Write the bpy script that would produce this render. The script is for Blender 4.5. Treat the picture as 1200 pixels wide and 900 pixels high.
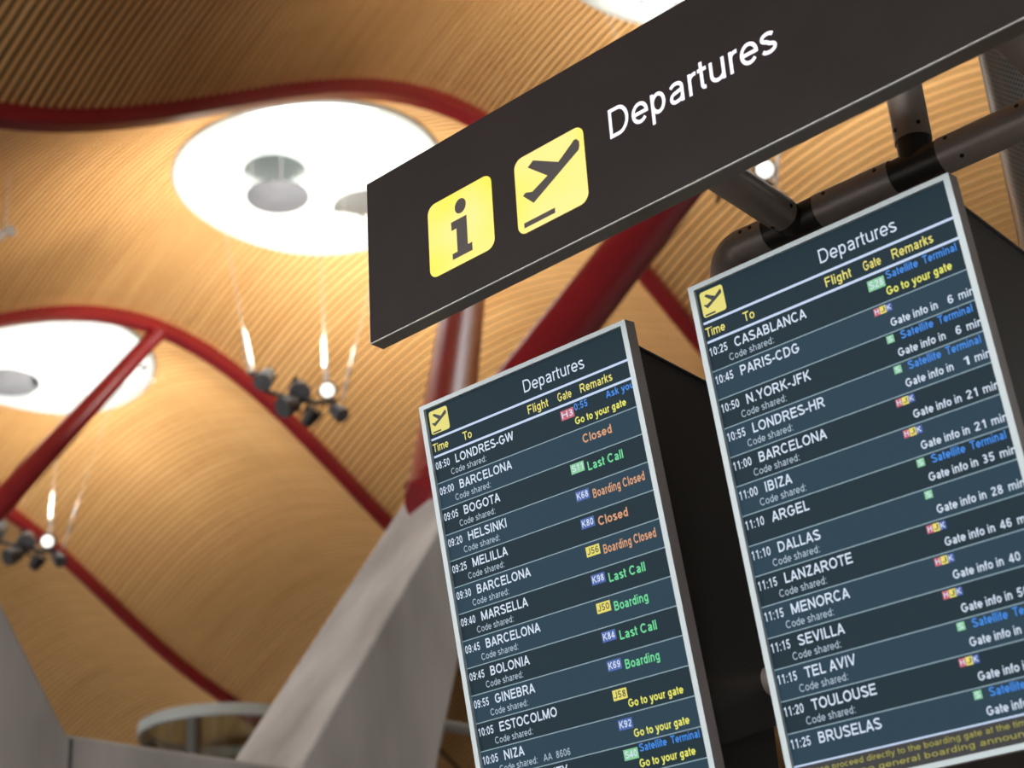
import bpy, math
from math import sin, cos, pi, sqrt, atan2
from mathutils import Vector, Matrix

SC = bpy.context.scene
COL = SC.collection
for o in list(bpy.data.objects):
    bpy.data.objects.remove(o, do_unlink=True)

EYE = 1.6                      # eye height above the floor
# ------------------------------------------------------------------ camera
FPX = 1978.84
RR = ((0.99796, 0.02757, -0.05758), (0.06384, -0.43205, 0.89959), (0.0, 0.90146, 0.43285))
PITCH, ROLL = 0.4476, -0.0639
fw = Vector((0, cos(PITCH), sin(PITCH)))
r0 = Vector((1, 0, 0)); u0 = r0.cross(fw)
rt = cos(ROLL) * r0 + sin(ROLL) * u0
up = -sin(ROLL) * r0 + cos(ROLL) * u0
cam = bpy.data.objects.new('camera', bpy.data.cameras.new('camera'))
COL.objects.link(cam)
M = Matrix.Identity(4)
for i in range(3):
    M[i][0] = rt[i]; M[i][1] = up[i]; M[i][2] = -fw[i]
M[2][3] = EYE
cam.matrix_world = M
cam.data.sensor_fit = 'HORIZONTAL'; cam.data.sensor_width = 36.0
cam.data.lens = 36.0 * FPX / 1200.0
cam.data.clip_start = 0.05; cam.data.clip_end = 500
cam.data.dof.use_dof = True
cam.data.dof.focus_distance = 3.88
cam.data.dof.aperture_fstop = 3.4
cam.data.dof.aperture_blades = 0
SC.camera = cam
SC.view_settings.view_transform = 'Standard'
SC.view_settings.look = 'None'
SC.view_settings.exposure = 0.0
SC.view_settings.gamma = 1.0
SC.view_settings.use_curve_mapping = False
SC.cycles.use_denoising = True
SC.cycles.max_bounces = 10
SC.cycles.diffuse_bounces = 6
SC.cycles.transparent_max_bounces = 12
SC.cycles.sample_clamp_indirect = 6.0

# ------------------------------------------------------------------ sky
W = bpy.data.worlds.new('sky'); SC.world = W; W.use_nodes = True
nt = W.node_tree; nt.nodes.clear()
wo = nt.nodes.new('ShaderNodeOutputWorld'); bg = nt.nodes.new('ShaderNodeBackground')
tcw = nt.nodes.new('ShaderNodeTexCoord'); sx = nt.nodes.new('ShaderNodeSeparateXYZ'); rw = nt.nodes.new('ShaderNodeValToRGB')
nt.links.new(tcw.outputs['Generated'], sx.inputs[0]); nt.links.new(sx.outputs['Z'], rw.inputs[0])
HORIZON, ZENITH = 3.8, 5.2     # bright overcast sky, brightest overhead
rw.color_ramp.elements[0].position = 0.1; rw.color_ramp.elements[0].color = (HORIZON, HORIZON * .99, HORIZON * .97, 1)
rw.color_ramp.elements[1].position = 0.7; rw.color_ramp.elements[1].color = (ZENITH * .95, ZENITH * .985, ZENITH, 1)
bg.inputs['Strength'].default_value = 1.0
nt.links.new(rw.outputs[0], bg.inputs['Color']); nt.links.new(bg.outputs[0], wo.inputs[0])

def area(name, loc, target, size, power, col):
    l = bpy.data.lights.new(name, 'AREA'); l.shape = 'DISK'; l.size = size; l.energy = power; l.color = col
    o = bpy.data.objects.new(name, l); COL.objects.link(o); o.location = loc
    o.rotation_euler = (Vector(target) - Vector(loc)).to_track_quat('-Z', 'Y').to_euler()
    return o

# ------------------------------------------------------------------ hall coordinates
TH = 0.8025
ES = Vector((cos(TH), sin(TH), 0)); ET = Vector((-sin(TH), cos(TH), 0))
PH, LAM, AMP, T0, TB, ARCH, AMP2 = 18.1553, 33.5637, -0.1853, 13.8553, 7.9294, 1.1258, -1.7612
def wave(s):
    k = 2 * pi * (s - PH) / LAM
    return 12.0 + AMP * cos(k) + AMP2 * sin(2 * k) - 1.2 * math.exp(-((s - 24) / 1.8) ** 2)
def st(s, t, z):               # s along the roof beams, t across the bays, z above the eye
    p = s * ES + t * ET
    return Vector((p.x, p.y, z + EYE))
def roof(s, j, u):
    return st(s, T0 + (j + u) * TB, wave(s) + ARCH * (1 - (2 * u - 1) ** 2))

# colour of the upward wash from the hanging spotlight clusters
WARM = (1.0, 0.93, 0.82)
UP = 300       # watts of each cluster's upward wash

# ------------------------------------------------------------------ materials
MATS = {}
def mat(name, base=(.5, .5, .5), rough=.5, metal=0, emis=None, es=1.0, spec=.5):
    if name in MATS: return MATS[name]
    m = bpy.data.materials.new(name); m.use_nodes = True
    b = m.node_tree.nodes['Principled BSDF']
    b.inputs['Base Color'].default_value = (*base, 1); b.inputs['Roughness'].default_value = rough
    b.inputs['Metallic'].default_value = metal
    b.inputs['Specular IOR Level'].default_value = spec
    if emis:
        b.inputs['Emission Color'].default_value = (*emis, 1); b.inputs['Emission Strength'].default_value = es
    MATS[name] = m
    return m
def N(m, t, **k):
    n = m.node_tree.nodes.new(t)
    for a, v in k.items(): setattr(n, a, v)
    return n
def noisy(name, c1, c2, scale, rough, detail=6, bump=0.0, stretch=(1, 1, 1), coord='Object', metal=0, spec=.5, lo=.35, hi=.65):
    m = mat(name, c1, rough, metal, spec=spec); L = m.node_tree.links; b = m.node_tree.nodes['Principled BSDF']
    tc = N(m, 'ShaderNodeTexCoord'); mp = N(m, 'ShaderNodeMapping'); mp.inputs['Scale'].default_value = stretch
    L.new(tc.outputs[coord], mp.inputs[0])
    n = N(m, 'ShaderNodeTexNoise'); n.inputs['Scale'].default_value = scale; n.inputs['Detail'].default_value = detail
    L.new(mp.outputs[0], n.inputs['Vector'])
    r = N(m, 'ShaderNodeValToRGB'); r.color_ramp.elements[0].position = lo; r.color_ramp.elements[1].position = hi
    r.color_ramp.elements[0].color = (*c1, 1); r.color_ramp.elements[1].color = (*c2, 1)
    L.new(n.outputs['Fac'], r.inputs[0]); L.new(r.outputs[0], b.inputs['Base Color'])
    if bump:
        bp = N(m, 'ShaderNodeBump'); bp.inputs['Strength'].default_value = bump; bp.inputs['Distance'].default_value = .02
        L.new(n.outputs['Fac'], bp.inputs['Height']); L.new(bp.outputs[0], b.inputs['Normal'])
    return m
BAMBOO = noisy('bamboo', (.66, .365, .135), (.80, .485, .20), 1.0, .45, 4, coord='UV', stretch=(9.0, .35, 1), lo=.3, hi=.7)
VOID = mat('ceiling_void', (.015, .008, .003), .9)
RED = noisy('red_steel', (.20, .008, .013), (.235, .010, .015), 1.5, .32, 3)
CONC = noisy('concrete', (.33, .305, .285), (.56, .53, .50), 1.1, .85, 9, bump=.25, stretch=(1.6, 1.6, .45), lo=.3, hi=.7)
CONCG = noisy('concrete_joint', (.10, .095, .09), (.13, .125, .12), 3, .9, 4)
STONE = noisy('stone_floor', (.22, .205, .19), (.29, .27, .25), .6, .35, 6)
WHITE = mat('white_drum', (.9, .92, .92), .5)
RIM = mat('skylight_rim', (.42, .45, .45), .4)
SIGN = noisy('sign_brown', (.017, .0125, .0115), (.020, .0145, .0135), 6, .38, 3, spec=.10)
SIGNB = noisy('sign_underside', (.15, .128, .105), (.175, .15, .125), 4, .45, 3)
EDGE = mat('sign_edge', (.75, .73, .68), .3, .6)
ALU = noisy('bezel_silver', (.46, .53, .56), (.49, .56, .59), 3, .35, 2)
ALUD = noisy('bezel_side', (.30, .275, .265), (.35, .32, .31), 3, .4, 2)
TUBE = noisy('tube_grey', (.36, .305, .27), (.41, .35, .315), 5, .38, 4, metal=.2)
JOINT = noisy('joint_dark', (.045, .038, .034), (.06, .052, .046), 5, .4, 3, metal=.3)
SCREW = mat('screw_black', (.008, .008, .008), .5)
LAMPD = noisy('lamp_grey', (.10, .105, .12), (.15, .155, .17), 8, .4, 3, metal=.2)
LAMPK = noisy('lamp_black', (.012, .013, .015), (.02, .021, .023), 8, .45, 3)
CABLE = mat('bright_cable', (.60, .56, .52), .3, .3)
LIT = mat('lit_lamp', (1, 1, 1), .4, emis=(1.0, .98, .86), es=1.7)
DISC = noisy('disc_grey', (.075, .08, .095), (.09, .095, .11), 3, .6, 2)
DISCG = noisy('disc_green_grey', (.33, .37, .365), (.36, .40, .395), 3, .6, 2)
POST = mat('dark_post', (.06, .06, .055), .5)

def glassy(name, tint, gl=.12):
    m = bpy.data.materials.new(name); m.use_nodes = True; n = m.node_tree; n.nodes.clear()
    o = n.nodes.new('ShaderNodeOutputMaterial'); mx = n.nodes.new('ShaderNodeMixShader')
    t = n.nodes.new('ShaderNodeBsdfTransparent'); g = n.nodes.new('ShaderNodeBsdfGlossy')
    t.inputs[0].default_value = (*tint, 1); g.inputs['Roughness'].default_value = .08
    fr = n.nodes.new('ShaderNodeFresnel'); fr.inputs[0].default_value = 1.45
    ad = n.nodes.new('ShaderNodeMath'); ad.operation = 'ADD'; ad.inputs[1].default_value = gl
    n.links.new(fr.outputs[0], ad.inputs[0]); n.links.new(ad.outputs[0], mx.inputs[0])
    n.links.new(t.outputs[0], mx.inputs[1]); n.links.new(g.outputs[0], mx.inputs[2]); n.links.new(mx.outputs[0], o.inputs[0])
    return m
GLASS = glassy('skylight_glass', (.96, .98, .98), .0)
GLASSG = glassy('shaft_glass', (.42, .52, .52), .18)

def perforated(name, c_face, c_hole, pitch, coord='UV', rough=.45):
    m = mat(name, c_face, rough, .2); L = m.node_tree.links; b = m.node_tree.nodes['Principled BSDF']
    tc = N(m, 'ShaderNodeTexCoord'); mp = N(m, 'ShaderNodeMapping'); mp.inputs['Scale'].default_value = (1 / pitch,) * 3
    L.new(tc.outputs[coord], mp.inputs[0])
    v = N(m, 'ShaderNodeTexVoronoi', voronoi_dimensions='2D'); v.inputs['Randomness'].default_value = 0; v.inputs['Scale'].default_value = 1
    mp.inputs['Rotation'].default_value = (0, 0, pi / 4)
    L.new(mp.outputs[0], v.inputs['Vector'])
    r = N(m, 'ShaderNodeValToRGB'); r.color_ramp.elements[0].position = .30; r.color_ramp.elements[1].position = .36
    r.color_ramp.elements[0].color = (*c_hole, 1); r.color_ramp.elements[1].color = (*c_face, 1)
    L.new(v.outputs['Distance'], r.inputs[0]); L.new(r.outputs[0], b.inputs['Base Color'])
    return m
PERF = perforated('perforated_black', (.05, .046, .043), (.004, .004, .004), .0055)
PERFC = perforated('perforated_steel', (.05, .047, .043), (.006, .006, .006), .012, rough=.3)
CASE = noisy('case_black', (.010, .009, .009), (.014, .012, .012), 6, .5, 3)

# ------------------------------------------------------------------ mesh builder
class MB:
    def __init__(s): s.v = []; s.f = []; s.m = []; s.uv = {}
    def face(s, pts, m=0, uv=None):
        i = len(s.v); s.v.extend(Vector(p) for p in pts); s.f.append(tuple(range(i, i + len(pts)))); s.m.append(m)
        if uv: s.uv[len(s.f) - 1] = uv
    def grid(s, rows, m=0, closed=False, uvs=None):
        i = len(s.v); n = len(rows[0])
        for r in rows: s.v.extend(Vector(p) for p in r)
        for a in range(len(rows) - 1):
            for b in range(n if closed else n - 1):
                c = (b + 1) % n
                s.f.append((i + a * n + b, i + a * n + c, i + (a + 1) * n + c, i + (a + 1) * n + b)); s.m.append(m)
                if uvs: s.uv[len(s.f) - 1] = (uvs[a][b], uvs[a][b + 1], uvs[a + 1][b + 1], uvs[a + 1][b])
    def tube(s, pts, rad, n=24, m=0, caps=True):
        pts = [Vector(p) for p in pts]
        if not hasattr(rad, '__len__'): rad = [rad] * len(pts)
        rows = []; ref = None
        for i, p in enumerate(pts):
            d = (pts[min(i + 1, len(pts) - 1)] - pts[max(i - 1, 0)]).normalized()
            if ref is None:
                ref = Vector((0, 0, 1)) if abs(d.z) < .9 else Vector((1, 0, 0))
            x = (ref - ref.dot(d) * d).normalized(); y = d.cross(x); ref = x
            rows.append([p + rad[i] * (cos(2 * pi * k / n) * x + sin(2 * pi * k / n) * y) for k in range(n)])
        s.grid(rows, m, True)
        if caps: s.face(rows[0][::-1], m); s.face(rows[-1], m)
    def box(s, o, x, y, z, m=0):            # corner + three edge vectors
        o, x, y, z = map(Vector, (o, x, y, z))
        c = [o, o + x, o + x + y, o + y]; d = [p + z for p in c]
        s.solid(c, d, m)
    def solid(s, a, b, m=0, mside=None):    # two matching polygons
        k = len(a); ms = m if mside is None else mside
        s.face(a[::-1], m); s.face(b, m)
        for i in range(k): s.face([a[i], a[(i + 1) % k], b[(i + 1) % k], b[i]], ms)
    def build(s, name, mats, parent=None, origin=None, smooth=False, bevel=0, weld=True):
        if not isinstance(mats, (list, tuple)): mats = [mats]
        org = Vector((0, 0, 0))
        if parent is not None:
            q = parent
            while q is not None: org += q.location; q = q.parent
        if origin is not None: loc = Vector(origin) - org
        elif parent is not None: loc = Vector((0, 0, 0))
        else: loc = Vector((0, 0, 0))
        base = org + loc
        me = bpy.data.meshes.new(name)
        me.from_pydata([tuple(p - base) for p in s.v], [], s.f)
        for mm in mats: me.materials.append(mm)
        me.polygons.foreach_set('material_index', s.m)
        if s.uv:
            ul = me.uv_layers.new(name='UVMap')
            for fi, u in s.uv.items():
                for li, q in zip(me.polygons[fi].loop_indices, u): ul.data[li].uv = q
        if smooth: me.polygons.foreach_set('use_smooth', [True] * len(s.f))
        if weld:
            import bmesh
            b = bmesh.new(); b.from_mesh(me); bmesh.ops.remove_doubles(b, verts=b.verts, dist=1e-5)
            bmesh.ops.recalc_face_normals(b, faces=b.faces); b.to_mesh(me); b.free()
        o = bpy.data.objects.new(name, me); COL.objects.link(o)
        if parent is not None: o.parent = parent
        o.location = loc
        if bevel:
            md = o.modifiers.new('bevel', 'BEVEL'); md.width = bevel; md.segments = 2; md.limit_method = 'ANGLE'; md.angle_limit = .6
        if smooth:
            try:
                for p in me.polygons: pass
                md = o.modifiers.new('edges', 'EDGE_SPLIT'); md.split_angle = .7
            except Exception: pass
        return o
def tag(o, label, cat, group=None, kind=None):
    if label: o['label'] = label
    if cat: o['category'] = cat
    if group: o['group'] = group
    if kind: o['kind'] = kind
    return o
def thing(name, label, cat, loc, group=None, kind=None):
    o = bpy.data.objects.new(name, None); COL.objects.link(o); o.location = loc; o.empty_display_size = .2
    return tag(o, label, cat, group, kind)

# ------------------------------------------------------------------ floor
b = MB(); b.solid([st(-30, -16, -EYE - .3), st(60, -16, -EYE - .3), st(60, 60, -EYE - .3), st(-30, 60, -EYE - .3)],
                  [st(-30, -16, -EYE), st(60, -16, -EYE), st(60, 60, -EYE), st(-30, 60, -EYE)])
tag(b.build('floor', STONE), 'pale stone hall floor', None, kind='structure')

WALLM = noisy('wall_panel', (.30, .285, .265), (.35, .335, .315), .5, .7, 4)
for nm, a, c, lab in (('wall_back', (-30, -16), (60, -16), 'plain hall wall behind the viewer'), ('wall_right', (60, -16), (60, 60), 'plain hall end wall'), ('wall_far', (60, 60), (-30, 60), 'plain far hall wall')):
    b = MB(); d_ = (st(*c, 0) - st(*a, 0)).normalized(); n_ = Vector((-d_.y, d_.x, 0)) * -.3
    p = [st(*a, -EYE), st(*c, -EYE), st(*c, 16), st(*a, 16)]
    b.solid(p, [q + n_ for q in p]); tag(b.build(nm, WALLM), lab, None, kind='structure')
# ------------------------------------------------------------------ roof: bamboo bays, red beams, skylights
SKY_S, SKY_U, SKY_A, SKY_B, SKY_R = 13.8144, 0.4489, 1.959, 2.263, -0.4482
def sky_pt(j, a, k=1.0, dz=0.0):
    ds = k * (SKY_A * cos(a) * cos(SKY_R) - SKY_B * sin(a) * sin(SKY_R))
    dt = k * (SKY_A * cos(a) * sin(SKY_R) + SKY_B * sin(a) * cos(SKY_R))
    return SKY_S + ds, SKY_U + dt / TB
def chord(s):                   # u-interval of a slat cut by the skylight opening
    d = s - SKY_S; best = None; lo, hi = None, None
    for i in range(81):
        u = SKY_U + (-3.0 + 6.0 * i / 80) / TB; dt = (u - SKY_U) * TB
        x = d * cos(SKY_R) + dt * sin(SKY_R); y = -d * sin(SKY_R) + dt * cos(SKY_R)
        if (x / (SKY_A + .09)) ** 2 + (y / (SKY_B + .09)) ** 2 < 1:
            lo = u if lo is None else lo; hi = u
    return None if lo is None else (lo, hi)
def slat(b, s0, s1, j, ua, ub, h=.045):
    n = max(2, int((ub - ua) * 16)); rows = []; uvs = []
    for i in range(n + 1):
        u = ua + (ub - ua) * i / n
        p, q = roof(s0, j, u), roof(s1, j, u)
        rows.append([p + Vector((0, 0, h)), p, q, q + Vector((0, 0, h))])
        uu = u * TB
        uvs.append([(s0 - .02, uu), (s0, uu), (s1, uu), (s1 + .02, uu)])
    b.grid(rows, 0, uvs=uvs)
PITCH_S, WID = .11, .060
def bay(j, s0, s1, name, label, sky=True, slats=True):
    b = MB()
    if slats:
        k0, k1 = int(s0 / PITCH_S), int(s1 / PITCH_S)
        for k in range(k0, k1):
            s = k * PITCH_S; c = chord(s + WID / 2) if sky else None
            if c:
                slat(b, s, s + WID, j, .012, c[0]); slat(b, s, s + WID, j, c[1], .988)
            else: slat(b, s, s + WID, j, .012, .988)
    # backing board above the slats, with the opening left out
    n = 24
    ks = [s0 + (s1 - s0) * i / 160 for i in range(161)]
    for i in range(160):
        c = chord((ks[i] + ks[i + 1]) / 2) if sky else None
        for ua, ub in ([(0, c[0]), (c[1], 1)] if c else [(0, 1)]):
            rows = [[roof(ks[i], j, ua + (ub - ua) * q / n) + Vector((0, 0, .22)) for q in range(n + 1)],
                    [roof(ks[i + 1], j, ua + (ub - ua) * q / n) + Vector((0, 0, .22)) for q in range(n + 1)]]
            b.grid(rows, 1)
    return tag(b.build(name, [BAMBOO, VOID], weld=False), label, None, kind='structure')
BAYLAB = {-2: 'bamboo slat ceiling bay straight over the signs', -1: 'nearest visible bamboo slat bay, above the uppermost red beam',
          0: 'bamboo slat bay with the large bright skylight', 1: 'bamboo slat bay with the skylight cut by a red strut',
          2: 'darker bamboo slat bay behind the concrete pylon', 3: 'far bamboo slat bay low in the hall', 4: 'farthest bamboo slat bay'}
for j in range(-2, 5):
    bay(j, -14, 46, 'ceiling', BAYLAB[j], sky=True)
for j, s0, s1 in ((-4, -14, 22), (-3, -14, 60), (-2, 46, 60), (-1, 46, 60), (0, 46, 60), (1, 46, 60), (2, 46, 60), (3, 46, 60), (4, 46, 60), (5, -14, 60)):
    bay(j, s0, s1, 'ceiling', 'plain bay of the hall roof', sky=False, slats=False)

BEAMLAB = {-1: 'red wavy roof beam over the departures sign', 0: 'red wavy roof beam running above the large skylight',
           1: 'red wavy roof beam met by the thin red strut', 2: 'lowest red roof beam running down to the concrete pylon',
           3: 'far red roof beam', 4: 'farthest red roof beam'}
for k in range(-1, 3):
    b = MB(); rows = []
    n = 150
    for i in range(n + 1):
        s = -14 + 60 * i / n; z = wave(s); t = T0 + k * TB
        prof = [(-.10, -.16), (-.13, -.13), (-.13, -.06), (-.10, .0), (-.10, .23), (.10, .23), (.10, .0), (.13, -.06), (.13, -.13), (.10, -.16)]
        rows.append([st(s, t + a, z + c) for a, c in prof])
    b.grid(rows, 0, True); b.face(rows[0][::-1]); b.face(rows[-1])
    tag(b.build('roof_beam', RED, smooth=True), BEAMLAB[k], None, kind='structure')

SKLAB = {-1: 'oval skylight at the very top edge, partly behind the sign', 0: 'large oval skylight left of the departures sign',
         1: 'oval skylight at the left edge crossed by a red strut', 2: 'far oval skylight', 3: 'far oval skylight'}
for j in range(-1, 3):
    na = 72
    def ring(k, dz, flat=None):
        out = []
        for i in range(na):
            s, u = sky_pt(j, 2 * pi * i / na, k); p = roof(s, j, u)
            if flat is not None: p.z = flat
            else: p.z += dz
            out.append(p)
        return out
    zt = EYE + wave(SKY_S) + ARCH + 2.1
    c = roof(SKY_S, j, SKY_U)
    root = thing('window_%d' % (j + 2), SKLAB[j], None, (c.x, c.y, c.z), kind='structure')
    b = MB(); b.grid([ring(1.0, .26), ring(.985, -.03), ring(1.0, -.07), ring(1.04, -.07), ring(1.06, -.03), ring(1.06, .26)], 0, True)
    b.build('frame', RIM, root, smooth=True)
    b = MB(); b.grid([ring(1.0, .0), ring(1.0, .4), ring(1.04, 0, zt)], 0, True)
    b.grid([ring(1.06, .13), ring(1.06, .5), ring(1.1, 0, zt)], 0, True)
    b.build('drum', WHITE, root, smooth=True)
    b = MB()
    cap = ring(1.05, 0, zt); cc = Vector((c.x, c.y, zt + .5)); mid = [p.lerp(cc, .5) + Vector((0, 0, .2)) for p in cap]
    b.grid([cap, mid], 0, True)
    for i in range(na): b.face([mid[i], mid[(i + 1) % na], cc])
    b.build('pane', GLASS, root, smooth=True)

# grey reflector discs hung inside the skylights
def disc(s, t, z, r, m, label):
    root = thing('reflector_disc', label, 'reflector', st(s, t, z), 'round reflector discs hung in the skylights')
    b = MB(); n = 40; rows = []
    for rr, dz in ((.02, -.05), (.5, -.035), (.9, -.005), (1, .01), (1, .03), (.9, .02), (.5, -.01), (.02, -.02)):
        rows.append([st(s + r * rr * cos(2 * pi * k / n), t + r * rr * sin(2 * pi * k / n), z + dz) for k in range(n)])
    b.grid(rows, 0, True); b.face(rows[0][::-1]); b.face(rows[-1]); b.build('dish', m, root, smooth=True)
    for k in range(3):
        b = MB(); a = 2 * pi * k / 3; p = (s + r * .9 * cos(a), t + r * .9 * sin(a)); top = wave(SKY_S) + ARCH + 2.15
        b.tube([st(p[0], p[1], z + .02), st(p[0], p[1], top)], .006, 6); b.build('hanger', CABLE, root)
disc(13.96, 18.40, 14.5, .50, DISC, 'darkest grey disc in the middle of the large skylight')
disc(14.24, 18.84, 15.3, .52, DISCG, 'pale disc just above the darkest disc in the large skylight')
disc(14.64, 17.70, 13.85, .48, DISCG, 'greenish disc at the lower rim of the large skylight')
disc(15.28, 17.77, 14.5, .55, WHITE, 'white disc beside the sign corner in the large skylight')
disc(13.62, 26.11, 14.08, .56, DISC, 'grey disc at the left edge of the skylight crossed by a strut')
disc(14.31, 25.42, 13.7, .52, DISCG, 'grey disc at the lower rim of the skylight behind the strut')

# ------------------------------------------------------------------ concrete pylons and red struts
def pylon(dt, label, ds=0.0):
    tf, tb, mid = 9.2 + dt, 10.25 + dt, 6.275 + ds
    R_ = [(7.17, 2.73), (8.84, 5.19), (8.98, 5.28), (9.22, 5.24), (8.73, 3.71), (8.47, 2.89), (7.75, -EYE)]
    prof = [(s + ds, z) for s, z in R_] + [(2 * mid - s - ds, z) for s, z in R_[::-1]]
    root = thing('concrete_pylon', label, 'pylon', st(mid, (tf + tb) / 2, -EYE))
    b = MB()
    R_b = [R_[0], (9.22, 5.60), (9.32, 5.70), (9.50, 5.60)] + R_[4:]      # the heads slope up to the back
    profb = [(s + ds, z) for s, z in R_b] + [(2 * mid - s - ds, z) for s, z in R_b[::-1]]
    A = [st(s, tf, z) for s, z in prof]; B = [st(s, tb, z) for s, z in profb]
    b.solid(A, B); b.build('body', CONC, root, bevel=.03)
    b = MB()
    for sg in (-1,):
        g = mid + sg * .87
        b.box(st(g - .012, tf - .004, -EYE), .024 * ES, .02 * ET, (0, 0, EYE + 2.70))
    b.build('joint', CONCG, root)
    if dt > 0: return root
    b = MB()
    b.tube([st(8.6 + ds, 9.72 + dt, 3.40), st(2 * mid - 8.6 + 16.78 - ds, 9.72 + dt, 3.40)], .045, 16)
    tb_ = b.build('tie_beam', mat('tie_grey', (.36, .36, .34), .5), root, smooth=True)
    tb_['label'] = 'pale round tie beam'
    return root
pylon(0, 'forked concrete pylon in the lower left, carrying two red struts')

def strut(p0, p1, prof, label):
    p0, p1 = Vector(p0), Vector(p1)
    root = thing('red_strut', label, 'strut', p0, 'tapered red roof struts')
    b = MB(); pts = []; rad = []
    for i in range(33):
        w = i / 32
        for (a, ra), (c, rc) in zip(prof, prof[1:]):
            if a <= w <= c: x = (w - a) / (c - a); rad.append(ra + (rc - ra) * x); break
        pts.append(p0.lerp(p1, w))
    b.tube(pts, rad, 40); b.build('shaft', RED, root, smooth=True)
    d = (p1 - p0).normalized()
    b = MB(); b.tube([p0 - .10 * d, p0 + .05 * d], [prof[0][1] * 1.03, prof[0][1] * 1.02], 32); b.build('shoe', RED, root, smooth=True)
    b = MB(); b.tube([p1 - .30 * d, p1 + .05 * d], [prof[-1][1] * 1.05, prof[-1][1] * 1.2], 32)
    b.build('shoe', RED, root, smooth=True)
PB = st(9.08, 9.74, 5.38)
PR = [(0, .262), (.40, .232), (.65, .205), (.94, .15), (1, .13)]
strut(PB, st(14.15, T0, wave(14.15) - .16), PR, 'upright red strut with pale highlights above the left board')
strut(PB, st(14.0, T0 - TB, wave(14.0) - .16), PR, 'thick dark red strut slanting between the two boards')
P2 = st(9.08, 9.74 + 2 * TB, 5.38)
strut(P2, st(14.0, T0 + TB, wave(14.0) - .16), PR, 'red strut crossing the left skylight to the beam')
pylon(2 * TB, 'far concrete pylon under the red strut at the left edge')

# far glazed lift shaft
gc = st(17.45, 24.4, -EYE)
root = thing('lift_shaft', 'round grey glazed shaft showing above the concrete crotch', 'lift shaft', gc)
b = MB(); n = 48; R1 = 1.53; zt = 7.62 + EYE
for r_, off in ((R1, 0),):
    b.grid([[gc + Vector((r_ * cos(2 * pi * k / n), r_ * sin(2 * pi * k / n), z)) for k in range(n)] for z in (0, zt)], 0, True)
b.build('glazing', GLASSG, root, smooth=True)
b = MB()
b.grid([[gc + Vector((r_ * cos(2 * pi * k / n), r_ * sin(2 * pi * k / n), z)) for k in range(n)] for r_, z in ((R1 - .05, zt - .02), (R1 + .04, zt - .02), (R1 + .04, zt + .18), (R1 - .05, zt + .18), (R1 - .05, zt - .02))], 0, True)
b.build('rim', mat('rim_grey', (.33, .37, .37), .4), root, smooth=True)
for k in range(4):
    a = -pi / 2 - .22 + k * pi / 2
    b = MB(); c = gc + Vector((1.44 * cos(a), 1.44 * sin(a), 0)); b.tube([c, c + Vector((0, 0, zt))], .13, 12); b.build('post', POST, root, smooth=True)

# ------------------------------------------------------------------ hanging spotlight clusters
CR = Vector((rt.x, rt.y, 0)).normalized(); CF = Vector((-CR.y, CR.x, 0)); UPZ = Vector((0, 0, 1))
def can(b, c, d, r, l, m=0, n=20):
    d = Vector(d).normalized()
    b.tube([c - d * l * .5, c - d * l * .42, c + d * l * .2, c + d * l * .5], [r * .35, r * .7, r, r], n, m, True)
def cluster(loc, label):
    root = thing('spotlight_cluster', label, 'spotlights', loc, 'hanging spotlight clusters')
    L = lambda x, y, z: loc + CR * x + CF * y + UPZ * z
    b = MB()
    b.tube([L(-.5, 0, .12), L(-.1, .05, .0), L(.3, .0, -.12), L(.55, 0, -.1)], .035, 10)
    b.tube([L(-.05, -.35, -.1), L(-.05, .5, .0)], .03, 10)
    b.tube([L(-.05, 0, -.15), L(-.05, 0, .3)], .05, 10)
    b.build('bracket', LAMPK, root, smooth=True)
    heads = [((-.48, 0, .34), (-.2, -.5, -.6), .15, .34, LAMPD), ((.0, .1, .15), (.1, -.7, -.6), .17, .36, LAMPD),
             ((-.10, -.3, -.28), (-.5, -.5, -.4), .15, .30, LAMPK), ((.14, .3, -.2), (.5, -.4, .5), .13, .3, LAMPK), ((.55, .15, -.2), (.5, -.3, -.6), .12, .28, LAMPD)]
    for p, d, r, l, m in heads:
        b = MB(); can(b, L(*p), CR * d[0] + CF * d[1] + UPZ * d[2], r, l); b.build('spotlight_head', m, root, smooth=True)
    b = MB(); can(b, L(.44, -.05, .06), -CF * .9 - UPZ * .45, .14, .3); h = b.build('spotlight_head', LAMPD, root, smooth=True)
    b = MB(); d = (-CF * .9 - UPZ * .45).normalized(); c = L(.44, -.05, .06)
    b.tube([c + d * .14, c + d * .19, c + d * .21], [.10, .095, .045], 24); lm = b.build('lens', LIT, h, smooth=True); lm['label'] = 'glowing white lens'
    for (p0, p1, r0, r1) in (((-.70, 0, .42), (-1.25, .6, 3.4), .055, .02), ((.40, .1, .2), (.25, .8, 3.5), .045, .02), ((.62, .2, .0), (1.35, .6, 3.4), .03, .015)):
        b = MB(); q0, q1 = L(*p0), L(*p1); b.tube([q0, q0.lerp(q1, .26), q0.lerp(q1, .30), q1], [r0, r0 * .8, .005, .004], 10); b.build('suspension_rod', CABLE, root, smooth=True)
    b = MB(); b.tube([L(-.48, 0, .36), L(-.70, 0, .43)], .03, 8); b.build('bracket', LAMPK, root)
    return root
def wash(loc, k):
    area('upward_spotlight_light', loc + Vector((0, 0, .5)), loc + Vector((0, 0, 5)), .45, UP * k, WARM)
for p, k in ((st(13.9, 17.82, 10.8), 1.6), (st(14.0, 25.75, 10.9), 1.15), (st(14.62, 9.7, 11.1), 1.0)): wash(p, k)
c0 = st(13.916, 17.82, 10.764)
cl = cluster(c0, 'hanging cluster of dark spotlights below the large skylight')
def dup(root, loc, label):
    r = root.copy(); COL.objects.link(r); r.location = loc; r['label'] = label
    for ch in list(root.children):
        c = ch.copy(); COL.objects.link(c); c.parent = r
        for g in ch.children:
            d = g.copy(); COL.objects.link(d); d.parent = c
    return r
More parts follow.
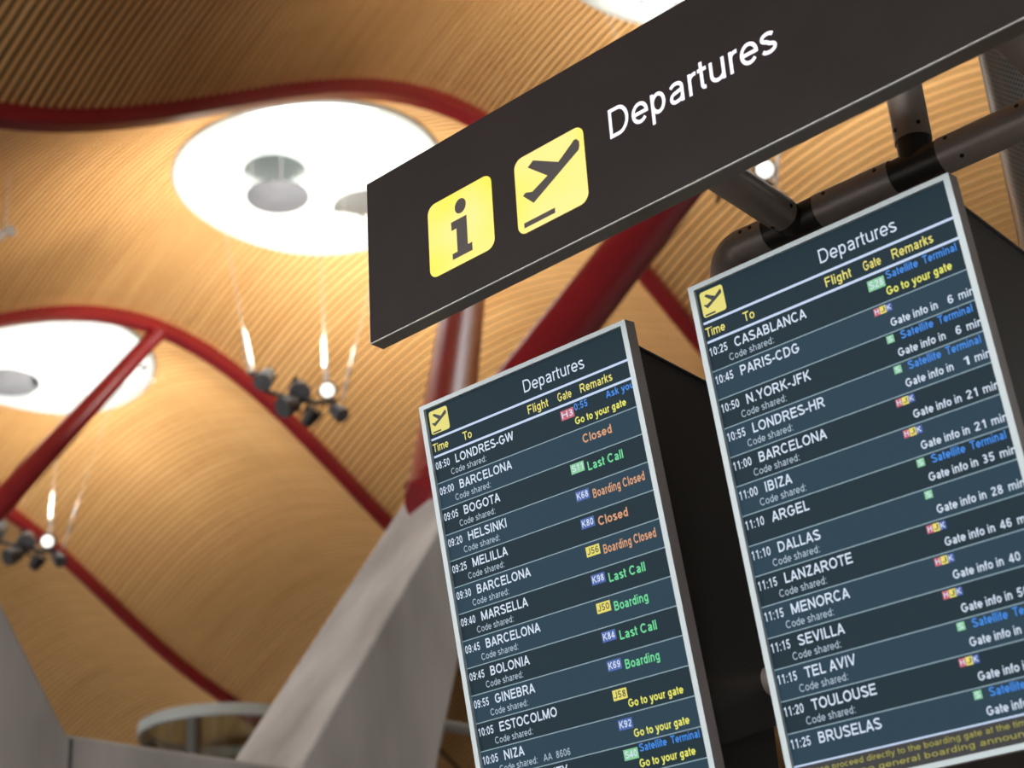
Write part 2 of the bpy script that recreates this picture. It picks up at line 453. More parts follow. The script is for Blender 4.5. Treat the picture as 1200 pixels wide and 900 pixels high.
dup(cl, st(14.0, 25.749, 10.86), 'hanging spotlight cluster at the left edge in front of the lowest beam')
C3 = st(14.569, 9.7, 10.848) - CR * .44 - UPZ * .06
c3_ = dup(cl, C3, 'spotlight cluster with white head between sign and right board')
for ch in list(c3_.children):        # only the white head and its neighbour hang here
    if ch.name.startswith('spotlight_head') and sum((v.co.dot(CR) for v in ch.data.vertices), 0.0) / len(ch.data.vertices) < .3:
        for g in list(ch.children): bpy.data.objects.remove(g)
        bpy.data.objects.remove(ch)
# small ceiling lamp at the left edge
c1 = st(9.07, 17.82, 11.714)
root = thing('ceiling_lamp', 'tiny white twin lamp at the left edge below the slats', 'lamp', c1)
for dx in (-.05, .09):
    b = MB(); can(b, c1 + CR * dx + UPZ * (dx * .4), -CF - UPZ * .3, .07, .14, n=16); b.build('lamp_head', CABLE, root, smooth=True)
b = MB(); b.tube([c1, roof(9.07, 0, .5) + Vector((0, 0, .05))], .012, 8); b.build('stem', CABLE, root)

# ------------------------------------------------------------------ text
# ---- a plain grotesque alphabet drawn as strokes (capital height 1)
ADV = dict(zip('ABCDEFGHIJKLMNOPQRSTUVWXYZ', (.93, .93, 1.01, 1.01, .93, .85, 1.09, 1.01, .39, .70, .93, .78, 1.16, 1.01, 1.09, .93, 1.09, 1.01, .93, .85, 1.01, .93, 1.32, .93, .93, .85)))
ADV.update(dict(zip('abcdefghiklmnoprstuvy', (.777, .777, .70, .777, .777, .40, .777, .777, .31, .70, .31, 1.16, .777, .777, .777, .465, .70, .40, .777, .70, .70))))
ADV.update({c: .777 for c in '0123456789'}); ADV.update({':': .39, '-': .465, '.': .39, ' ': .39})
def arc(cx, cy, rx, ry, a0, a1, n=12):
    return [(cx + rx * cos((a0 + (a1 - a0) * i / n) * pi / 180), cy + ry * sin((a0 + (a1 - a0) * i / n) * pi / 180)) for i in range(n + 1)]
def strokes(ch, h):
    W_ = ADV[ch]; l = .09 + h; r = W_ - .09 - h; c = W_ / 2; t = 1 - h; b = h; ro = c - .045 - h; X = .725; x = X - h; rw = (r - l) / 2; xm = X / 2; xr = xm - h
    S = {
     'A': [[(.02 + h, 0), (c, 1.0 - h * .4), (W_ - .02 - h, 0)], [(.24 * W_, .30), (.76 * W_, .30)]],
     'B': [[(l, 0), (l, 1)], [(l, t)] + arc(r - .27, (t + .53) / 2, .22, (t - .53) / 2, 90, -90) + [(l, .53)], [(l, .53)] + arc(r - .24, (b + .53) / 2, .24, (.53 - b) / 2, 90, -90) + [(l, b)]],
     'C': [arc(c + .01, .5, ro, .5 - h, 42, 318, 22)],
     'D': [[(l, 0), (l, 1)], [(l, t)] + arc(r - .38, .5, .38, .5 - h, 90, -90, 18) + [(l, b)]],
     'E': [[(l, 0), (l, 1)], [(l, t), (r + h, t)], [(l, .52), (r + h * .5, .52)], [(l, b), (r + h * 1.3, b)]],
     'F': [[(l, 0), (l, 1)], [(l, t), (r + h, t)], [(l, .51), (r, .51)]],
     'G': [arc(c - .01, .5, rw, .5 - h, 42, 330, 22) + [(r, .22), (r, .46), (c + .03, .46)]],
     'H': [[(l, 0), (l, 1)], [(r, 0), (r, 1)], [(l, .53), (r, .53)]],
     'I': [[(c, 0), (c, 1)]],
     'J': [[(r, 1)] + arc((l + r) / 2 - .02, .29, (r - l) / 2 + .02, .29 - h, 0, -170)],
     'K': [[(l, 0), (l, 1)], [(r + h * .4, 1), (l, .36)], [(l + .2, .55), (r + h * .9, 0)]],
     'L': [[(l, 1), (l, 0)], [(l, b), (r + h * 1.3, b)]],
     'M': [[(l, 0), (l, 1)], [(l + h * .2, 1 - h * .6), (c, .06), (r - h * .2, 1 - h * .6)], [(r, 0), (r, 1)]],
     'N': [[(l, 0), (l, 1)], [(l, 1 - h * .7), (r, h * .7)], [(r, 0), (r, 1)]],
     'O': [arc(c, .5, c - .06 - h, .5 - h, 0, 360, 30)],
     'P': [[(l, 0), (l, 1)], [(l, t)] + arc(r - .25, (t + .44) / 2, .25, (t - .44) / 2, 90, -90) + [(l, .44)]],
     'R': [[(l, 0), (l, 1)], [(l, t)] + arc(r - .28, (t + .47) / 2, .25, (t - .47) / 2, 90, -90) + [(l, .47)], [(c + .02, .47), (r + h * .6, 0)]],
     'S': [arc(c, .74, ro - .02, .26 - h, 25, 250, 14) + arc(c, .27, ro, .27 - h, 75, -160, 16)],
     'T': [[(c, 0), (c, 1)], [(.03, t), (W_ - .03, t)]],
     'U': [[(l, 1)] + arc(c, .36, rw, .36 - h, 180, 360, 16) + [(r, 1)]],
     'V': [[(.02 + h, 1), (c, h * .4), (W_ - .02 - h, 1)]],
     'W': [[(.02 + h, 1), (W_ * .27, h * .4), (c, 1 - h * .4), (W_ * .73, h * .4), (W_ - .02 - h, 1)]],
     'X': [[(.03 + h, 0), (W_ - .03 - h, 1)], [(.03 + h, 1), (W_ - .03 - h, 0)]],
     'Y': [[(.02 + h, 1), (c, .42), (W_ - .02 - h, 1)], [(c, .46), (c, 0)]],
     'Z': [[(l - h, t), (r + h * .3, t), (l - h * .3, b), (r + h, b)]],
     '0': [arc(c, .5, c - .07 - h, .5 - h, 0, 360, 24)],
     '1': [[(c + .06, 0), (c + .06, 1)], [(c + .06, 1 - h), (c - .19, .76)]],
     '2': [arc(c, .70, rw, .30 - h, 165, -25, 14) + [(l - h * .3, b), (r + h, b)]],
     '3': [arc(c - .03, .74, rw - .03, .26 - h, 150, -90, 12) + [(c - .1, .53)], [(c - .1, .53)] + arc(c - .03, .275, rw, .275 - h, 90, -155, 14)],
     '4': [[(c + .12, 0), (c + .12, 1 - h * .5), (l - h, .25), (r + h * 1.5, .25)]],
     '5': [[(r + h * .6, t), (l + .07, t), (l + .02, .50)] + arc(c - .01, .325, rw, .325 - h, 128, -160, 16)],
     '6': [arc(c, .315, rw, .315 - h, 0, 360, 20), arc(c + .03, .5, rw + .03, .5 - h, 40, 190, 12)],
     '7': [[(l - h, t), (r + h * .4, t), (c - .10, 0)]],
     '8': [arc(c, .755, rw - .03, .245 - h, 0, 360, 18), arc(c, .275, rw, .275 - h, 0, 360, 20)],
     '9': [arc(c, .685, rw, .315 - h, 0, 360, 20), arc(c - .03, .5, rw + .03, .5 - h, 220, 370, 12)],
     'a': [arc(c - .02, x - .17, rw, .17, 155, 0, 10) + [(r - .02, 0)], [(r - .02, .42)] + arc(l + .17, .21, .17, .21 - h, 90, 270, 12) + arc(c - .02, .24, rw, .24 - h, 290, 355, 6)],
     'b': [[(l, 0), (l, 1)], arc(c + .0, xm, rw, xr, 0, 360, 22)],
     'c': [arc(c + .01, xm, ro, xr, 45, 315, 18)],
     'd': [[(r, 0), (r, 1)], arc(c, xm, rw, xr, 0, 360, 22)],
     'e': [[(c - ro, xm - .01), (c + ro, xm - .01)] + arc(c, xm, ro, xr, 5, 318, 20)],
     'f': [[(c - .03, 0)] + arc(c + .13, .83, .16, .17 - h, 180, 80, 8), [(.02, X - h), (W_ - .03, X - h)]],
     'g': [[(r, X)] + arc(c, -.06, rw, .23 - h, 0, -160, 12), arc(c, xm, rw, xr, 0, 360, 22)],
     'h': [[(l, 0), (l, 1)], [(l, .45)] + arc(c, x - .21, rw, .21, 175, 0, 12) + [(r, 0)]],
     'i': [[(c, 0), (c, X)], [(c, .86), (c, 1)]],
     'k': [[(l, 0), (l, 1)], [(r + h * .3, X), (l, .26)], [(l + .16, .40), (r + h * .8, 0)]],
     'l': [[(c, 0), (c, 1)]],
     'm': [[(l, 0), (l, X)], [(l, .45)] + arc((l + c) / 2, x - .18, (c - l) / 2, .18, 175, 0, 10) + [(c, 0)], [(c, .45)] + arc((c + r) / 2, x - .18, (r - c) / 2, .18, 175, 0, 10) + [(r, 0)]],
     'n': [[(l, 0), (l, X)], [(l, .45)] + arc(c, x - .21, rw, .21, 175, 0, 12) + [(r, 0)]],
     'o': [arc(c, xm, ro, xr, 0, 360, 22)],
     'p': [[(l, -.28), (l, X)], arc(c, xm, rw, xr, 0, 360, 22)],
     'r': [[(l, 0), (l, X)], [(l, .42)] + arc(l + .21, x - .2, .21, .2, 180, 75, 7)],
     's': [arc(c, .54, ro - .02, .185 - h, 25, 250, 12) + arc(c, .195, ro, .195 - h, 75, -160, 12)],
     't': [[(c - .03, .93)] + arc(c + .10, .16, .13, .16 - h, 180, 275, 8), [(.02, X - h), (W_ - .03, X - h)]],
     'u': [[(r, 0), (r, X)], [(l, X)] + arc(c, .27, rw, .27 - h, 180, 355, 12)],
     'v': [[(.02 + h, X), (c, h * .4), (W_ - .02 - h, X)]],
     'y': [[(.02 + h, X), (c + .01, .03)], [(W_ - .02 - h, X), (c - .02, -.13), (c - .10, -.22), (.07, -.24)]],
     ':': [[(c, 0), (c, .14)], [(c, .585), (c, .725)]], '.': [[(c, 0), (c, .14)]], '-': [[(.05, .36), (W_ - .05, .36)]], ' ': []}
    return S[ch]
def ribbon(pts, h):
    q = [pts[0]]
    for p in pts[1:]:
        if (p[0] - q[-1][0]) ** 2 + (p[1] - q[-1][1]) ** 2 > 1e-7: q.append(p)
    n = len(q); closed = n > 6 and abs(q[0][0] - q[-1][0]) + abs(q[0][1] - q[-1][1]) < 1e-4
    L_, R_ = [], []
    def nrm(a, b_):
        dx, dy = b_[0] - a[0], b_[1] - a[1]; d = sqrt(dx * dx + dy * dy); return (-dy / d, dx / d)
    for i in range(n):
        n1 = nrm(q[i - 1], q[i]) if i > 0 else (nrm(q[-2], q[-1]) if closed else None)
        n2 = nrm(q[i], q[i + 1]) if i < n - 1 else (nrm(q[0], q[1]) if closed else None)
        n1 = n1 or n2; n2 = n2 or n1
        mx, my = n1[0] + n2[0], n1[1] + n2[1]; k = mx * mx + my * my
        s = min(2 / max(k, 1e-6), 1.25 if k < 1.2 else 9) if k > 1e-6 else 0
        L_.append((q[i][0] + mx * s * h, q[i][1] + my * s * h)); R_.append((q[i][0] - mx * s * h, q[i][1] - my * s * h))
    return [(R_[i], R_[i + 1], L_[i + 1], L_[i]) for i in range(n - 1)]
def split(p):            # break a stroke at its sharp corners
    out, cur = [], [p[0]]
    for i in range(1, len(p)):
        cur.append(p[i])
        if i < len(p) - 1:
            ax, ay = p[i][0] - p[i - 1][0], p[i][1] - p[i - 1][1]; bx, by = p[i + 1][0] - p[i][0], p[i + 1][1] - p[i][1]
            d = sqrt((ax * ax + ay * ay) * (bx * bx + by * by))
            if d > 1e-9 and (ax * bx + ay * by) / d < -.2: out.append(cur); cur = [p[i]]
    out.append(cur); return out
GL = {}
CAPH = 1.0
def glyphs(body, bold=0.0):
    key = (body, bold)
    if key in GL: return GL[key]
    h = .062 + bold; vs, fs = [], []; x = 0
    for ch in body:
        for s_ in strokes(ch, h):
            for quad in [q for piece in split(s_) for q in ribbon(piece, h)]:
                i = len(vs); vs.extend((p[0] + x, p[1]) for p in quad); fs.append((i, i + 1, i + 2, i + 3))
        x += ADV[ch]
    GL[key] = (vs, fs); return GL[key]
def text(b, fr, body, u, v, cap, width=None, m=0, bold=0.0, right=None, fx=1.0):
    """body with its baseline-left at (u, v); cap = capital height; width or natural width x fx."""
    vs, fs = glyphs(body, bold)
    if not fs: return
    x0 = min(p[0] for p in vs); x1 = max(p[0] for p in vs)
    sy = cap / CAPH; sx = (width / (x1 - x0)) if width else sy * fx
    if right is not None: u = right - (x1 - x0) * sx
    i = len(b.v)
    b.v.extend(fr(u + (p[0] - x0) * sx, v - p[1] * sy) for p in vs)
    for f_ in fs: b.f.append(tuple(i + k for k in f_)); b.m.append(m)
def rrect(u0, v0, u1, v1, r, n=6):
    out = []
    for cx, cy, a0 in ((u1 - r, v0 + r, -pi / 2), (u1 - r, v1 - r, 0), (u0 + r, v1 - r, pi / 2), (u0 + r, v0 + r, pi)):
        for k in range(n + 1):
            a = a0 + pi / 2 * k / n; out.append((cx + r * cos(a), cy + r * sin(a)))
    return out
PLANE = [(1.467, .449), (1.480, .438), (1.497, .441), (1.512, .462), (1.512, .487), (1.505, .508), (1.195, .672), (1.128, .602), (1.147, .590), (1.191, .605), (1.296, .559), (1.172, .453), (1.211, .428), (1.372, .515)]
PBAR = [(1.123, .760), (1.327, .760), (1.327, .789), (1.123, .789)]

# ------------------------------------------------------------------ departures boards
DW = .573
SLATE = [mat('screen_dark_row', (.003, .004, .005), .35, emis=(.0150, .0310, .0430), es=1.0, spec=.03),
         mat('screen_light_row', (.003, .004, .005), .35, emis=(.0245, .0530, .0790), es=1.0, spec=.03)]
def em(name, c, s=1.0): return mat(name, (.02, .02, .02), .4, emis=c, es=s, spec=.2)
T_WH = em('text_white', (.62, .72, .86)); T_YE = em('text_yellow', (.78, .70, .13)); T_BL = em('text_blue', (.01, .22, .78))
T_OR = em('text_orange', (.66, .30, .14)); T_GR = em('text_green', (.12, .68, .28)); T_YG = em('text_lemon', (.80, .80, .10))
B_GR = em('badge_green', (.20, .55, .28)); B_RD = em('badge_red', (.50, .08, .13)); B_YE = em('badge_yellow', (.75, .66, .10)); B_BL = em('badge_blue', (.025, .085, .36))
T_BK = em('text_black', (.012, .018, .02)); L_WH = em('line_white', (.52, .64, .86)); L_DM = em('line_dim', (.22, .34, .40)); T_CY = em('text_code', (.36, .46, .56))
F_BK = em('footer_black', (.006, .006, .008)); T_OL = em('text_olive', (.32, .30, .04)); I_YE = em('icon_yellow', (.74, .66, .15))
DM = SLATE + [T_WH, T_YE, T_BL, T_OR, T_GR, T_YG, B_GR, B_RD, B_YE, B_BL, T_BK, L_WH, L_DM, T_CY, F_BK, T_OL, I_YE]
ID = {m.name: i for i, m in enumerate(DM)}
V1, V2, V3, PP = .1294, .2016, .3121, .1065

def board(O, yaw, tilt, label, rows, footer):
    O = Vector(O) * DW + Vector((0, 0, EYE))
    X = Vector((cos(yaw), sin(yaw), 0)); n0 = Vector((sin(yaw), -cos(yaw), 0)); D = -cos(tilt) * UPZ - sin(tilt) * n0
    NF = X.cross(-D).normalized(); BK = -n0
    P = lambda u, v, e=0.0: O + X * (u * DW) + D * (v * DW) + NF * e
    VB = 1.778
    ctr = P(.5, VB / 2)
    root = thing('departures_board', label, 'screen', (ctr.x, ctr.y, P(.5, VB).z), 'portrait departures boards')
    # bezel: four mitred bars with a raised front face
    bw, bt = .0224, .0180
    b = MB()
    out = [(-bw, -bt), (1 + bw, -bt), (1 + bw, VB + bt), (-bw, VB + bt)]; inn = [(0, 0), (1, 0), (1, VB), (0, VB)]
    for i in range(4):
        k = (i + 1) % 4
        b.face([P(*out[i], .006), P(*out[k], .006), P(*inn[k], .006), P(*inn[i], .006)], 0)
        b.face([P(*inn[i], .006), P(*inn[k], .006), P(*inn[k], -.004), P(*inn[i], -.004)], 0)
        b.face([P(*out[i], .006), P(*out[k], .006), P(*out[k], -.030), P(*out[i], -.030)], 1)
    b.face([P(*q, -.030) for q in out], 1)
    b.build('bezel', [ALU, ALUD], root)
    # housing : plumb sided perforated case behind the tilted screen
    b = MB(); u0_, u1_ = -.002, 1.0
    HV0, HV1, HB = .066, 1.555, .425
    def hs(u):
        f0, f1 = P(u, HV0, -.031), P(u, HV1, -.031)
        k0 = f0 + BK * (HB - .02); d1 = (f1 - f0).dot(BK)
        k1 = f1 + BK * (HB - .02 - d1); k1.z = f1.z + .085
        return f0, k0, k1, f1
    a, c = hs(u0_), hs(u1_)
    H = abs(a[0].z - a[3].z); DP = .42
    def uvq(q, sgn): return tuple((sgn * (p - O).dot(BK), p.z) for p in q)
    b.face(a, 0, uvq(a, 1)); b.face(c, 0, uvq(c, 1))
    for i in range(4):
        k = (i + 1) % 4; q = [a[i], a[k], c[k], c[i]]
        b.face(q, 0 if i == 1 else 1, tuple(((p - O).dot(X), (p - O).dot(BK) + p.z) for p in q))
    hsg = b.build('housing', [PERF, CASE], root)
    b = MB()                                   # black corner strips along the side edges
    for S_ in (a, c):
        for i in (0, 3):
            b.tube([S_[i], S_[(i + 1) % 4]], .0045, 8)
    b.build('corner_trim', CASE, hsg)
    b = MB()                                   # lower service box
    def sb(u):
        f0, f1 = P(u, HV1 - .01, -.032), P(u, VB, -.032)
        k0 = f0 + BK * (HB - .02 - (f0 - P(u, HV0, -.031)).dot(BK)); k0.z = f0.z + .080
        return [f0, k0, k0 - UPZ * .22, f1]
    A_, dd = sb(.03), sb(.97)
    b.solid(A_, dd); b.build('service_box', CASE, root)
    # display
    b = MB()
    F0 = lambda u, v: P(u, v, -.003)
    F1 = lambda u, v: P(u, v, -.0026)
    F2 = lambda u, v: P(u, v, -.0022)
    F3 = lambda u, v: P(u, v, -.0018)
    def rect(F, u0, v0, u1, v1, m): b.face([F(u0, v0), F(u0, v1), F(u1, v1), F(u1, v0)], ID[m])
    rect(F0, 0, 0, 1, V2, 'screen_dark_row')
    tops = [V2] + [V3 + k * PP for k in range(14)]
    for k in range(14):
        rect(F0, 0, tops[k], 1, tops[k + 1], 'screen_dark_row' if k % 2 == 0 else 'screen_light_row')
    rect(F0, 0, tops[14], 1, VB, 'footer_black')
    rect(F1, .004, V1 - .0045, 1, V1 + .0045, 'line_white'); rect(F1, .004, V2 - .0045, 1, V2 + .0045, 'line_white')
    for k in range(1, 14): rect(F1, 0, tops[k] - .0018, 1, tops[k] + .0018, 'line_dim')
    rect(F1, 0, tops[14] - .003, 1, tops[14] + .003, 'line_white')
    text(b, F2, 'Departures', .502, .094, .050, .297, ID['text_white'], -.004)
    for w, u, wd in (('Time', .006, .082), ('To', .167, .046), ('Flight', .503, .101), ('Gate', .651, .066), ('Remarks', .760, .151)):
        text(b, F2, w, u, .182, .034, wd, ID['text_yellow'], .014)
    for k, (tm, dest, code, badge, blue, stat, col) in enumerate(rows):
        v = tops[k] + (.004 if k == 0 else 0)
        text(b, F2, tm, .006, v + .050, .031, .074, ID['text_white'], .014)
        text(b, F2, dest, .112, v + .051, .036, None, ID['text_white'], .020, fx=.88)
        if code is not None: text(b, F2, ('Code shared:   ' + code).strip(), .080, v + .0915, .026, None, ID['text_code'], .002, fx=.86)
        if badge:
            if badge == 'HJK':
                for q, (ch, bm, tmn) in enumerate((('H', 'badge_red', 'text_white'), ('J', 'badge_yellow', 'text_black'), ('K', 'badge_blue', 'text_white'))):
                    u = .649 + .0225 * q
                    rect(F1, u, v + .008, u + .0225, v + .034, bm); text(b, F2, ch, u + .004, v + .029, .017, .0145, ID[tmn], .02)
            elif len(badge) == 1:
                rect(F1, .670, v + .007, .697, v + .033, 'badge_green'); text(b, F2, badge, .6755, v + .029, .018, .016, ID['text_white'], .02)
            else:
                bm = {'S': 'badge_green', 'H': 'badge_red', 'J': 'badge_yellow', 'K': 'badge_blue'}[badge[0]]
                rect(F1, .650, v + .015, .713, v + .053, bm)
                text(b, F2, badge, .6555, v + .046, .025, .052, ID['text_black' if badge[0] == 'J' else 'text_white'], .015)
        if blue:
            for w, u, wd in blue: text(b, F2, w, u, v + .034, .028, wd, ID['text_blue'], .022)
        if stat:
            if col == 'gate':
                text(b, F2, 'Gate info in', .699, v + .088, .028, .170, ID['text_white'], .022)
                text(b, F2, stat, .907 if len(stat) == 1 else .887, v + .088, .028, .018 if len(stat) == 1 else .038, ID['text_white'], .014)
                text(b, F2, 'min', .945, v + .088, .028, .053, ID['text_white'], .014)
            elif stat == 'Go to your gate': text(b, F2, stat, .711, v + .0875, .029, .238, ID['text_lemon'], .024)
            else: text(b, F2, stat, .729, v + .060, .034, {'Closed': .135, 'Last Call': .163, 'Boarding': .150, 'Boarding Closed': .236}[stat], ID[col], .022)
    for w, v in footer: text(b, F2, w, .03, v, .019, .94, ID['text_olive'], .006)
    d = b.build('display', DM, root, weld=False)
    b = MB(); k = (.0966) / .466
    b.face([F1(*p) for p in rrect(.011, .013, .110, .110, .011)], 0)
    cv = lambda p: (.011 + (p[0] - 1.0815) * k * 1.03, .013 + (p[1] - .366) * k * 1.06)
    b.face([F2(*cv(p)) for p in PLANE], 1); b.face([F2(*cv(p)) for p in PBAR], 1)
    g = b.build('departure_pictogram', [I_YE, T_BK], d, weld=False); g['label'] = 'yellow tile with a departing plane'
    return root
sat = [('Satellite', .722, .118), ('Terminal', .858, .121)]
GO = 'Go to your gate'
rowsL = [('08:50', 'LONDRES-GW', '', 'H3', [('0:55', .718, .062), ('Ask you', .868, .128)], GO, 0),
         ('09:00', 'BARCELONA', '', None, None, 'Closed', 'text_orange'),
         ('09:05', 'BOGOTA', '', 'S11', None, 'Last Call', 'text_green'),
         ('09:20', 'HELSINKI', '', 'K68', None, 'Boarding Closed', 'text_orange'),
         ('09:25', 'MELILLA', '', 'K80', None, 'Closed', 'text_orange'),
         ('09:30', 'BARCELONA', '', 'J56', None, 'Boarding Closed', 'text_orange'),
         ('09:40', 'MARSELLA', '', 'K98', None, 'Last Call', 'text_green'),
         ('09:45', 'BARCELONA', '', 'J50', None, 'Boarding', 'text_green'),
         ('09:45', 'BOLONIA', '', 'K84', None, 'Last Call', 'text_green'),
         ('09:55', 'GINEBRA', '', 'K69', None, 'Boarding', 'text_green'),
         ('10:05', 'ESTOCOLMO', '', 'J58', None, GO, 0),
         ('10:05', 'NIZA', 'AA  8606', 'K92', None, GO, 0),
         ('10:10', 'MEXICO CITY', '', 'S40', sat, GO, 0),
         ('10:15', 'SEVILLA', '', 'K90', None, GO, 0)]
rowsR = [('10:25', 'CASABLANCA', '', 'S28', sat, GO, 0),
         ('10:45', 'PARIS-CDG', None, 'HJK', None, '6', 'gate'),
         ('10:50', 'N.YORK-JFK', '', 'S', sat, '6', 'gate'),
         ('10:55', 'LONDRES-HR', '', 'S', sat, '1', 'gate'),
         ('11:00', 'BARCELONA', '', 'HJK', None, '21', 'gate'),
         ('11:00', 'IBIZA', '', 'HJK', None, '21', 'gate'),
         ('11:10', 'ARGEL', None, 'S', sat, '35', 'gate'),
         ('11:10', 'DALLAS', '', 'S', None, '28', 'gate'),
         ('11:15', 'LANZAROTE', '', 'HJK', None, '46', 'gate'),
         ('11:15', 'MENORCA', '', 'HJK', None, '40', 'gate'),
         ('11:15', 'SEVILLA', '', 'HJK', None, '50', 'gate'),
         ('11:15', 'TEL AVIV', '', 'S', sat, '45', 'gate'),
         ('11:20', 'TOULOUSE', '', 'HJK', None, '51', 'gate'),
         ('11:25', 'BRUSELAS', None, 'S', sat, '45', 'gate')]
foot = [('Please proceed directly to the boarding gate at the time indicated', 1.729), ('There are no general boarding announcements', 1.760)]
board((-.3575, 6.1923, 2.8797), -.6783, .1701, 'left departures board listing LONDRES-GW at 08:50', rowsL, foot)
board((.6765, 5.3346, 2.8830), -.6987, .1461, 'right departures board listing CASABLANCA at 10:25', rowsR, foot)

# ------------------------------------------------------------------ hanging direction sign
SS = .42; SY = -.7107
SO = Vector((-.738, 7.9844, 5.1221)) * SS + Vector((0, 0, EYE))
SX = Vector((cos(SY), sin(SY), 0)); SN = Vector((sin(SY), -cos(SY), 0)); SBK = -SN
SP = lambda u, v, e=0.0: SO + SX * (u * SS) - UPZ * (v * SS) + SN * e
SL_, STH = 6.4, .040
root = thing('direction_sign', 'long dark brown hanging sign reading Departures', 'sign', SP(SL_ / 2, 1, -.02))
b = MB(); A_ = [SP(.0, .0, -.001), SP(SL_, .0, -.001), SP(SL_, 1, -.001), SP(0, 1, -.001)]; B_ = [p + SBK * (STH - .001) for p in A_]
b.face(A_[::-1], 0); b.face(B_, 0)
for i in range(4): b.face([A_[i], A_[(i + 1) % 4], B_[(i + 1) % 4], B_[i]], 1)
b.build('housing', [SIGN, SIGNB], root)
b = MB(); e = .0022
b.solid([SP(0, 1 - e, .0), SP(SL_, 1 - e, .0), SP(SL_, 1 + e * .4, .0), SP(0, 1 + e * .4, .0)], [SP(0, 1 - e, -.004), SP(SL_, 1 - e, -.004), SP(SL_, 1 + e * .4, -.004), SP(0, 1 + e * .4, -.004)])
b.solid([SP(-e * .6, 0, .0), SP(0, 0, .0), SP(0, 1, .0), SP(-e * .6, 1, .0)], [SP(-e * .6, 0, -.02), SP(0, 0, -.02), SP(0, 1, -.02), SP(-e * .6, 1, -.02)])
b.build('edge_strip', EDGE, root)
YEL = mat('lit_yellow', (.12, .10, .02), .35, emis=(.98, .80, .10), es=.95, spec=.3)
YL = MATS['lit_yellow']; Ln = YL.node_tree.links; bs = YL.node_tree.nodes['Principled BSDF']
tcn = N(YL, 'ShaderNodeTexCoord'); nn = N(YL, 'ShaderNodeTexNoise'); nn.inputs['Scale'].default_value = 7; nn.inputs['Detail'].default_value = 0
rr_ = N(YL, 'ShaderNodeValToRGB'); rr_.color_ramp.elements[0].position = .35; rr_.color_ramp.elements[1].position = .65
rr_.color_ramp.elements[0].color = (.96, .84, .06, 1); rr_.color_ramp.elements[1].color = (1.0, .84, .28, 1)
Ln.new(tcn.outputs['Object'], nn.inputs['Vector']); Ln.new(nn.outputs['Fac'], rr_.inputs[0]); Ln.new(rr_.outputs[0], bs.inputs['Emission Color'])
LTX = mat('lit_white', (.3, .3, .3), .4, emis=(.93, .86, 1.0), es=.95)
SYM = mat('symbol_brown', (.028, .02, .018), .45)
def tile(name, u0, u1, v0, v1, polys, lab):
    b = MB(); b.face([SP(p[0], p[1], .0006) for p in rrect(u0, v0, u1, v1, .055, 8)]); o = b.build(name, YL, root, weld=False); o['label'] = lab
    b = MB()
    for q in polys: b.face([SP(p[0], p[1], .0012) for p in q])
    b.build('symbol', SYM, o, weld=False)
tile('information_pictogram', .4615, .922, .363, .805,
     [[(.628, .533), (.739, .533), (.739, .709), (.769, .709), (.769, .757), (.628, .757), (.628, .722), (.664, .722), (.664, .583), (.628, .583)],
      [(.699 + .040 * cos(2 * pi * k / 28), .461 + .044 * sin(2 * pi * k / 28)) for k in range(28)]], 'yellow tile with a dark letter i')
tile('departure_pictogram', 1.0815, 1.541, .374, .819, [PLANE, PBAR], 'yellow tile with a departing plane')
b = MB(); text(b, lambda u, v: SP(u, v, .0008), 'Departures', 1.703, .546, .168, .975, 0, .0)
o = b.build('lettering', LTX, root, weld=False); o['label'] = 'lit white word Departures'

# ------------------------------------------------------------------ tubular frame carrying sign and boards
FY = -.695
FX = Vector((cos(FY), sin(FY), 0)); FB = Vector((-sin(FY), cos(FY), 0))
FP = lambda a, n, z: a * FX + n * FB + Vector((0, 0, z + EYE))
TN, TZ, TR = 2.80, 1.838, .0385
root = thing('tubular_frame', 'grey tubular frame behind the sign above the right board', 'frame', FP(-1.2, TN, TZ))
def tubepart(name, pts, r, m, n=32): 
    b = MB(); b.tube(pts, r, n); return b.build(name, m, root, smooth=True)
seg = [(-1.645, -1.585), (-1.455, -1.275), (-1.165, -.945), (-.815, .30)]
for a0, a1 in seg: tubepart('cross_tube', [FP(a0, TN, TZ), FP(a1, TN, TZ)], TR, TUBE)
for a0, a1 in ((-1.60, -1.44), (-1.29, -1.15), (-.96, -.80)): tubepart('tee_joint', [FP(a0, TN, TZ), FP(a1, TN, TZ)], TR * .955, JOINT)
# left elbow turning down into the board
pts = [FP(-1.64, TN, TZ)]
for k in range(9):
    a = pi / 2 * k / 8; pts.append(FP(-1.652 - .050 * sin(a), TN, TZ - .050 * (1 - cos(a))))
pts.append(FP(-1.702, TN, TZ - .36))
tubepart('elbow', pts, TR * 1.0, TUBE)
tubepart('collar', [FP(-1.702, TN, TZ - .10), FP(-1.702, TN, TZ - .20)], TR * 1.06, JOINT)
for a in (-1.52, -.88):
    tubepart('arm', [FP(a, TN - .052, TZ), FP(a, 2.385 + STH, TZ)], TR, TUBE)
    tubepart('tee_joint', [FP(a, TN + .01, TZ), FP(a, TN - .06, TZ)], TR * .93, JOINT)
tubepart('post', [FP(-1.222, TN, TZ + .062), FP(-1.222, TN, TZ + .75)], TR, TUBE)
tubepart('tee_joint', [FP(-1.222, TN, TZ - .005), FP(-1.222, TN, TZ + .07)], TR * .93, JOINT)
tubepart('rear_rail', [FP(-2.5, 3.02, .95), FP(.3, 3.02, .95)], TR * .8, TUBE)
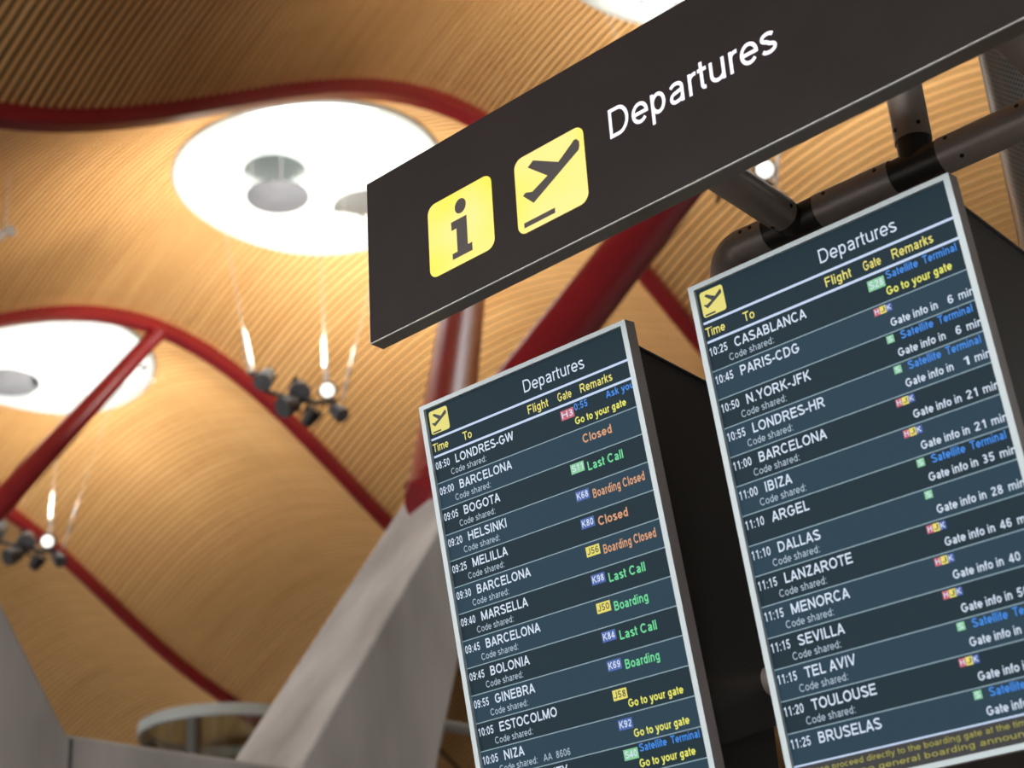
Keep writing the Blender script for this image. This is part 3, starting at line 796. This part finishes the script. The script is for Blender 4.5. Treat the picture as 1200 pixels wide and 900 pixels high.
for a in (-1.58, .28): tubepart('post', [FP(a, 3.02, TZ + .05), FP(a, 3.02, -EYE)], TR, TUBE)
tubepart('link_tube', [FP(-1.58, 3.02, TZ), FP(-1.66, 2.90, TZ - .06), FP(-1.70, 2.80, TZ - .12)], TR * .7, JOINT)
def screw(c, d): 
    d = d.normalized(); b = MB(); b.tube([c - d * .002, c + d * .0015], .0046, 12); b.build('screw', SCREW, root)
camv = lambda p: (Vector((0, 0, EYE)) - p).normalized()
def on_tube(a, ang):      # a point on the cross tube's surface, ang from facing -FB towards down
    d = -FB * cos(ang) - UPZ * sin(ang); c = FP(a, TN, TZ) + d * TR; screw(c, d)
for a, ang in ((-1.635, -.35), (-1.610, -.35), (-1.425, -.42), (-1.302, -.38), (-1.140, -.40), (-1.118, .95), (-.985, -.35)): on_tube(a, ang)
def on_arm(a, n, ang):
    d = FX * cos(ang) - UPZ * sin(ang); screw(FP(a, n, TZ) + d * TR, d)
on_arm(-1.52, TN - .075, .15); on_arm(-1.52, TN - .075, 1.9); on_arm(-.88, TN - .075, .3)
for ang in (-.55, .85):
    d = -FB * cos(ang) + FX * sin(ang); screw(FP(-1.222, TN, TZ + .085) + d * TR, d)

# perforated round column behind the frame at the right edge
d = Vector((0, 0, 0))
cc = FP(-1.223, 3.935, -EYE)
root = thing('perforated_column', 'dark perforated round column at the right edge behind the tubes', 'column', cc)
b = MB(); n = 64; RC = .24; rows = []; uvs = []
for z in (0, 1.5, 3.0, 4.6):
    rows.append([cc + Vector((RC * cos(2 * pi * k / n), RC * sin(2 * pi * k / n), z)) for k in range(n + 1)]); uvs.append([(RC * 2 * pi * k / n, z) for k in range(n + 1)])
b.grid(rows, 0, uvs=uvs); b.build('perforated_sleeve', PERFC, root, smooth=True, weld=False)
b = MB(); b.tube([cc + Vector((0, 0, 0)), cc + Vector((0, 0, .08))], RC * 1.12, 48); b.tube([cc + Vector((0, 0, 4.55)), cc + Vector((0, 0, 4.65))], RC * 1.03, 48)
b.build('collar', TUBE, root, smooth=True)
